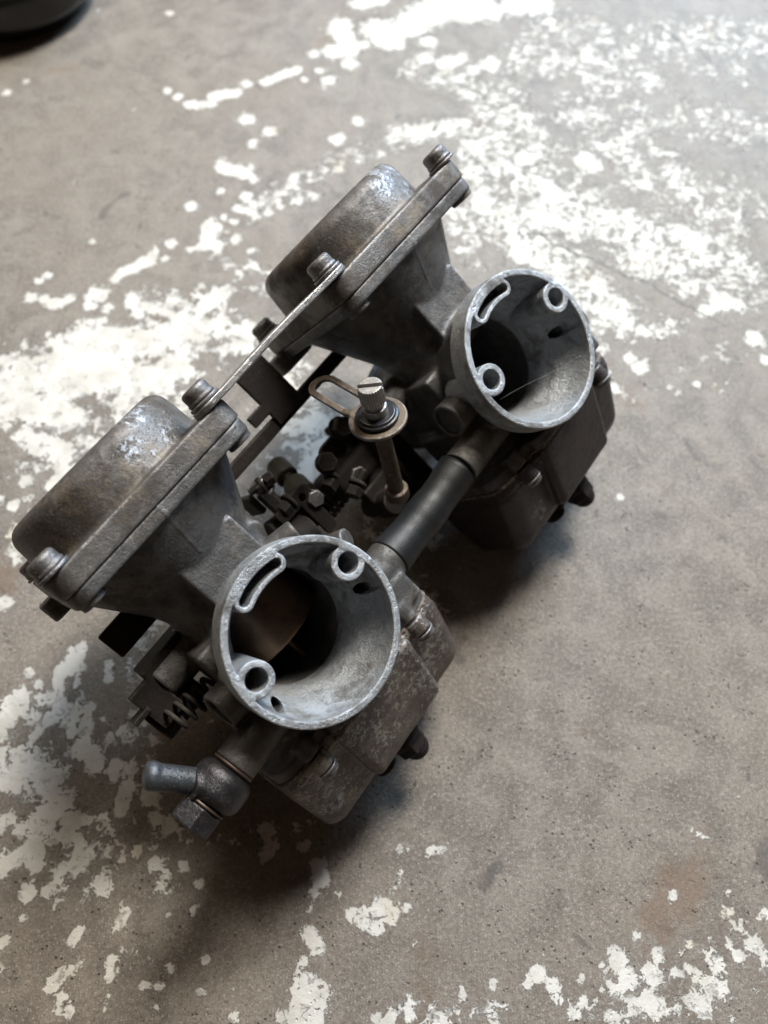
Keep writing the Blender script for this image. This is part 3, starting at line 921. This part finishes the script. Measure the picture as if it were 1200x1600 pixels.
ZONES = [(14.6,0.44,-61.8,345.7,-22.5,376.3,15.2,395.0,46.2,406.0),(10.0,0.62,7.6,397.7,46.2,406.0),(12.4,0.52,-72.0,335.9,-47.5,350.7),(15.4,0.42,-91.4,312.2,-68.4,285.1),(21.3,0.58,-117.1,263.6,-65.5,243.1,-40.8,204.6,-36.4,176.0),(18.1,0.58,-94.1,204.6,-138.3,186.5,-151.2,172.6),(22.6,0.62,-172.3,219.6,-113.1,231.2),(21.7,0.585,60.8,392.3,50.4,335.9,71.7,331.1,107.5,331.1,142.0,321.5,171.5,307.6),(13.9,0.5,36.7,355.7,48.8,303.0),(20.7,0.6,64.2,326.3,103.1,289.5,120.4,263.6),(12.5,0.6,138.1,294.0,191.6,303.0),(13.1,0.52,84.4,235.1,108.5,247.1),(9.9,0.5,132.6,255.3,152.5,255.3),(14.2,0.47,16.1,455.3,63.3,437.4),(44.5,0.36,123.9,486.4,222.3,461.4),(32.9,0.34,132.7,360.8,200.9,350.7),(19.5,0.3,127.6,219.6,178.5,235.1),(9.6,0.42,83.3,223.5,111.7,219.6),(8.3,0.3,-171.4,183.0,-163.9,130.2,-160.7,100.3),(24.6,0.28,-139.9,49.2,-118.3,13.3),(9.6,0.44,-91.2,13.3,-84.3,-2.3),(11.5,0.36,82.3,-37.4,121.9,-33.4),(9.1,0.4,-31.8,-41.3),(41.0,0.42,0.0,118.0,-81.9,89.0),(23.2,0.5,-140.3,51.7,-140.7,27.2,-119.6,6.5),(14.8,0.47,-103.2,46.7,-89.0,15.6),(19.5,0.72,-177.2,212.1,-129.8,235.1),(18.5,0.6,-90.7,267.9,-123.5,190.1),(13.7,0.48,79.5,-41.3,118.8,-37.4),(6.8,0.6,-29.4,-45.1),(11.7,0.45,130.7,-23.4),(6.8,0.45,9.0,-47.0,40.5,-47.0),(28.9,0.47,107.4,486.4,239.5,486.4),(26.9,0.44,116.9,420.1,222.5,403.2),(18.1,0.46,147.5,360.8,209.8,340.8),(21.4,0.55,74.8,376.3,107.0,326.3),(16.9,0.5,155.3,294.0,199.1,272.1),(32.6,0.5,70.1,420.1,94.9,350.7,140.6,312.2,182.1,289.5),(28.8,0.49,136.7,392.3,187.2,335.9),(24.0,0.48,89.4,467.5,160.0,449.3),(11.3,0.62,-152.3,59.4,-135.7,27.2),(9.7,0.62,-135.9,15.6,-118.4,-0.1),(6.1,0.7,-121.1,15.6,-114.3,4.3)]


def axis(lo, hi, step, far):
    a = list(np.arange(lo, hi + step / 2, step))
    g, q = [], step
    while q < far:
        q *= 1.6
        g.append(q)
    g = np.cumsum(g)
    return np.array([lo - v for v in g[::-1]] + a + [hi + v for v in g])


fx = axis(-300, 300, 1.25, 700)
fy = axis(-90, 600, 1.25, 700)
GX, GY = np.meshgrid(fx, fy)


def seg(px, py, a, b):
    d = np.array(b) - np.array(a)
    L = float(d @ d)
    if L < 1e-6:
        return np.hypot(px - a[0], py - a[1])
    t = np.clip(((px - a[0]) * d[0] + (py - a[1]) * d[1]) / L, 0, 1)
    return np.hypot(px - a[0] - t * d[0], py - a[1] - t * d[1])


def polyd(px, py, c):
    P_ = [(c[i], c[i + 1]) for i in range(0, len(c), 2)]
    if len(P_) == 1:
        P_ = P_ * 2
    return np.minimum.reduce([seg(px, py, P_[i], P_[i + 1]) for i in range(len(P_) - 1)])


def sst(v):
    v = np.clip(v, 0, 1)
    return v * v * (3 - 2 * v)


paint = np.zeros_like(GX) + 0.02
for r, s1, *c in ZONES:
    m = sst(1.25 - polyd(GX, GY, c) / (r * 1.25) * 1.0)
    paint = np.maximum(paint, (s1 + 0.05) * m)
for r, *c in STROKES:
    cx, cy = c[0::2], c[1::2]
    R3 = r * 2.2 + 3
    mi = np.where((fx > min(cx) - R3) & (fx < max(cx) + R3))[0]
    mj = np.where((fy > min(cy) - R3) & (fy < max(cy) + R3))[0]
    if len(mi) == 0 or len(mj) == 0:
        continue
    sl = (slice(mj[0], mj[-1] + 1), slice(mi[0], mi[-1] + 1))
    d = polyd(GX[sl], GY[sl], c)
    m = 0.50 + (1.38 * r - d) / max(2.3 * r, 5.0)
    paint[sl] = np.maximum(paint[sl], np.clip(m, 0.0, 0.90))

ny_, nx_ = GX.shape
V = np.zeros((ny_ * nx_, 3), np.float32)
V[:, 0] = GX.ravel() * MM
V[:, 1] = GY.ravel() * MM
jj, ii = np.meshgrid(np.arange(ny_ - 1), np.arange(nx_ - 1), indexing='ij')
b0 = (jj * nx_ + ii).ravel()
Q = np.stack([b0, b0 + 1, b0 + nx_ + 1, b0 + nx_], 1).astype(np.int32)
fm = bpy.data.meshes.new('floor')
fm.vertices.add(len(V))
fm.vertices.foreach_set('co', V.ravel())
fm.loops.add(Q.size)
fm.polygons.add(len(Q))
fm.loops.foreach_set('vertex_index', Q.ravel())
fm.polygons.foreach_set('loop_start', (np.arange(len(Q)) * 4).astype(np.int32))
fm.update(calc_edges=True)
at = fm.attributes.new('paint_left', 'FLOAT', 'POINT')
at.data.foreach_set('value', paint.astype(np.float32).ravel())

k = NT('concrete_with_flaking_white_paint')
co = k.coord(False)
an = k.n('ShaderNodeAttribute', attribute_name='paint_left')
pl = an.outputs['Fac']
# flake outline noise at several sizes
wn = k.n('ShaderNodeTexNoise')
k.l(co, wn.inputs['Vector'])
wn.inputs['Scale'].default_value = 330
wn.inputs['Detail'].default_value = 3
wv = k.n('ShaderNodeVectorMath', operation='MULTIPLY_ADD')
k.l(wn.outputs['Color'], wv.inputs[0])
wv.inputs[1].default_value = (0.010, 0.010, 0)
wo = k.n('ShaderNodeVectorMath', operation='SUBTRACT')
k.l(co, wo.inputs[0])
wo.inputs[1].default_value = (0.005, 0.005, 0)
k.l(wo.outputs[0], wv.inputs[2])
cw = wv.outputs[0]
n1 = k.noise(cw, 74, 8, 0.64)
n2 = k.noise(cw, 420, 5, 0.65)
vo = k.n('ShaderNodeTexVoronoi', feature='F1')
k.l(cw, vo.inputs['Vector'])
vo.inputs['Scale'].default_value = 170
nn = k.math('ADD', k.math('MULTIPLY', n1, 0.52), k.math('ADD', k.math('MULTIPLY', n2, 0.34), k.math('MULTIPLY', vo.outputs['Distance'], 0.14)))
nf = k.math('ADD', k.math('MULTIPLY', k.noise(cw, 300, 8, 0.68), 0.72), k.math('MULTIPLY', n1, 0.22))
nf = k.math('ADD', nf, 0.03)
sp_ = k.n('ShaderNodeSeparateXYZ')
k.l(co, sp_.inputs[0])
far = k.step(k.math('ADD', sp_.outputs[1], k.math('MULTIPLY', sp_.outputs[0], 0.9)), 0.22, 0.42)
nn = k.mixf(k.math('MULTIPLY', far, 0.75), nn, nf)
# spread the noise: roughly 0..1
nn = k.step(nn, 0.30, 0.66)
thr = k.math('SUBTRACT', pl, k.math('MULTIPLY', nn, 0.92))
mask = k.step(thr, -0.012, 0.022)
ring = k.math('MULTIPLY', k.step(thr, -0.16, -0.01), k.math('SUBTRACT', 1.0, mask))
# concrete
c1 = k.noise(co, 9, 5, 0.6)
c2 = k.noise(co, 60, 6, 0.65, 0.5)
c3 = k.noise(co, 620, 8, 0.82)
c4 = k.noise(co, 2600, 4, 0.75)
con = k.mix(k.step(c2, 0.33, 0.67), (0.128, 0.105, 0.085), (0.238, 0.206, 0.172))
con = k.mix(k.math('MULTIPLY', k.step(c1, 0.44, 0.60), 0.5), con, (0.215, 0.175, 0.138))
con = k.mix(k.math('MULTIPLY', k.step(c3, 0.51, 0.62), 0.6), con, (0.37, 0.34, 0.30))
con = k.mix(k.math('MULTIPLY', k.step(c3, 0.49, 0.38), 0.6), con, (0.095, 0.08, 0.068))
con = k.mix(k.math('MULTIPLY', k.step(c4, 0.52, 0.64), 0.5), con, (0.42, 0.38, 0.34))
gr = k.n('ShaderNodeTexVoronoi', feature='F1')
k.l(co, gr.inputs['Vector'])
gr.inputs['Scale'].default_value = 420
pit = k.math('MULTIPLY', k.step(gr.outputs['Distance'], 0.26, 0.14), k.step(k.noise(co, 130, 3, 0.6), 0.52, 0.60))
con = k.mix(k.math('MULTIPLY', pit, 0.75), con, (0.06, 0.05, 0.044))
sand = k.n('ShaderNodeTexVoronoi', feature='F1')
k.l(co, sand.inputs['Vector'])
sand.inputs['Scale'].default_value = 900
sx_ = k.n('ShaderNodeSeparateColor')
k.l(sand.outputs['Color'], sx_.inputs[0])
con = k.mix(k.math('MULTIPLY', k.step(sand.outputs['Distance'], 0.34, 0.20), 0.6), con, k.mix(k.step(sx_.outputs[0], 0.3, 0.7), (0.07, 0.06, 0.052), (0.44, 0.41, 0.37)))
st = k.step(k.noise(co, 38, 4, 0.6, 0.8), 0.64, 0.70)
rust = k.step(k.noise(co, 14, 4, 0.6, 0.5), 0.60, 0.70)
con = k.mix(k.math('MULTIPLY', rust, 0.55), con, (0.17, 0.105, 0.065))
con = k.mix(k.math('MULTIPLY', st, 0.6), con, (0.075, 0.065, 0.06))
con = k.mix(k.math('MULTIPLY', ring, 0.25), con, (0.30, 0.285, 0.265))
# tiny white crumbs of paint
cr = k.n('ShaderNodeTexVoronoi', feature='F1')
k.l(cw, cr.inputs['Vector'])
cr.inputs['Scale'].default_value = 75
crumb = k.math('MULTIPLY', k.step(cr.outputs['Distance'], 0.085, 0.05), k.step(k.noise(co, 24, 2), 0.53, 0.56))
white = k.math('MAXIMUM', mask, k.math('MULTIPLY', crumb, 0.9))
CRACKS = [(0.5636, 0.826, 0.3118, 0.826, -0.5636, -0.1304, 0.004), (0.7918, 0.6108, 0.4468, 0.6108, -0.7918, -0.3027, -0.2303)]
crk = None
for n0, n1_, c0, u0, u1, a0, b0_ in CRACKS:
    dn = k.math('ADD', k.math('MULTIPLY', sp_.outputs[0], n0), k.math('MULTIPLY', sp_.outputs[1], n1_))
    dn = k.math('ADD', k.math('SUBTRACT', dn, c0), k.math('MULTIPLY', k.math('SUBTRACT', k.noise(co, 30, 5, 0.65), 0.5), 0.016))
    du = k.math('ADD', k.math('MULTIPLY', sp_.outputs[0], u0), k.math('MULTIPLY', sp_.outputs[1], u1))
    m_ = k.math('MULTIPLY', k.step(k.math('ABSOLUTE', dn), 0.0011, 0.0003), k.math('MULTIPLY', k.step(du, a0 - 0.01, a0 + 0.02), k.step(du, b0_ + 0.01, b0_ - 0.02)))
    crk = m_ if crk is None else k.math('MAXIMUM', crk, m_)
con = k.mix(k.math('MULTIPLY', crk, 0.8), con, (0.07, 0.06, 0.05))
white = k.math('MULTIPLY', white, k.math('SUBTRACT', 1.0, k.math('MULTIPLY', crk, 0.8)))
white = k.math('MULTIPLY', white, k.step(k.noise(cw, 210, 7, 0.75), 0.31, 0.44, 0.60, 1.0))
# paint: dusty, stained, rubbed
pt = k.mix(k.step(k.noise(co, 70, 5, 0.65), 0.40, 0.66), (0.70, 0.675, 0.63), (0.57, 0.54, 0.485))
pt = k.mix(k.math('MULTIPLY', k.step(k.noise(co, 25, 3, 0.5), 0.60, 0.70), 0.5), pt, (0.60, 0.50, 0.36))
pt = k.mix(k.math('MULTIPLY', k.step(k.noise(co, 900, 4, 0.75), 0.60, 0.70), 0.4), pt, (0.42, 0.39, 0.35))
k.l(k.mix(white, con, pt), k.b.inputs['Base Color'])
ro = k.math('ADD', 0.16, k.math('MULTIPLY', c3, 0.32))
k.l(k.mixf(white, ro, k.math('ADD', 0.26, k.math('MULTIPLY', n2, 0.28))), k.b.inputs['Roughness'])
hh = k.math('ADD', k.math('MULTIPLY', k.math('SUBTRACT', c3, pit), 0.9), k.math('ADD', k.math('MULTIPLY', c4, 0.35), k.math('MULTIPLY', c2, 0.8)))
nb = k.bump(hh, 0.0007, 0.75)
nb = k.bump(white, 0.0007, 1.0, nb)
k.l(nb, k.b.inputs['Normal'])
fl = bpy.data.objects.new('floor', fm)
SC.collection.objects.link(fl)
fm.materials.append(k.m)
fl['kind'] = 'structure'
fl['label'] = 'concrete floor with flaking white paint'
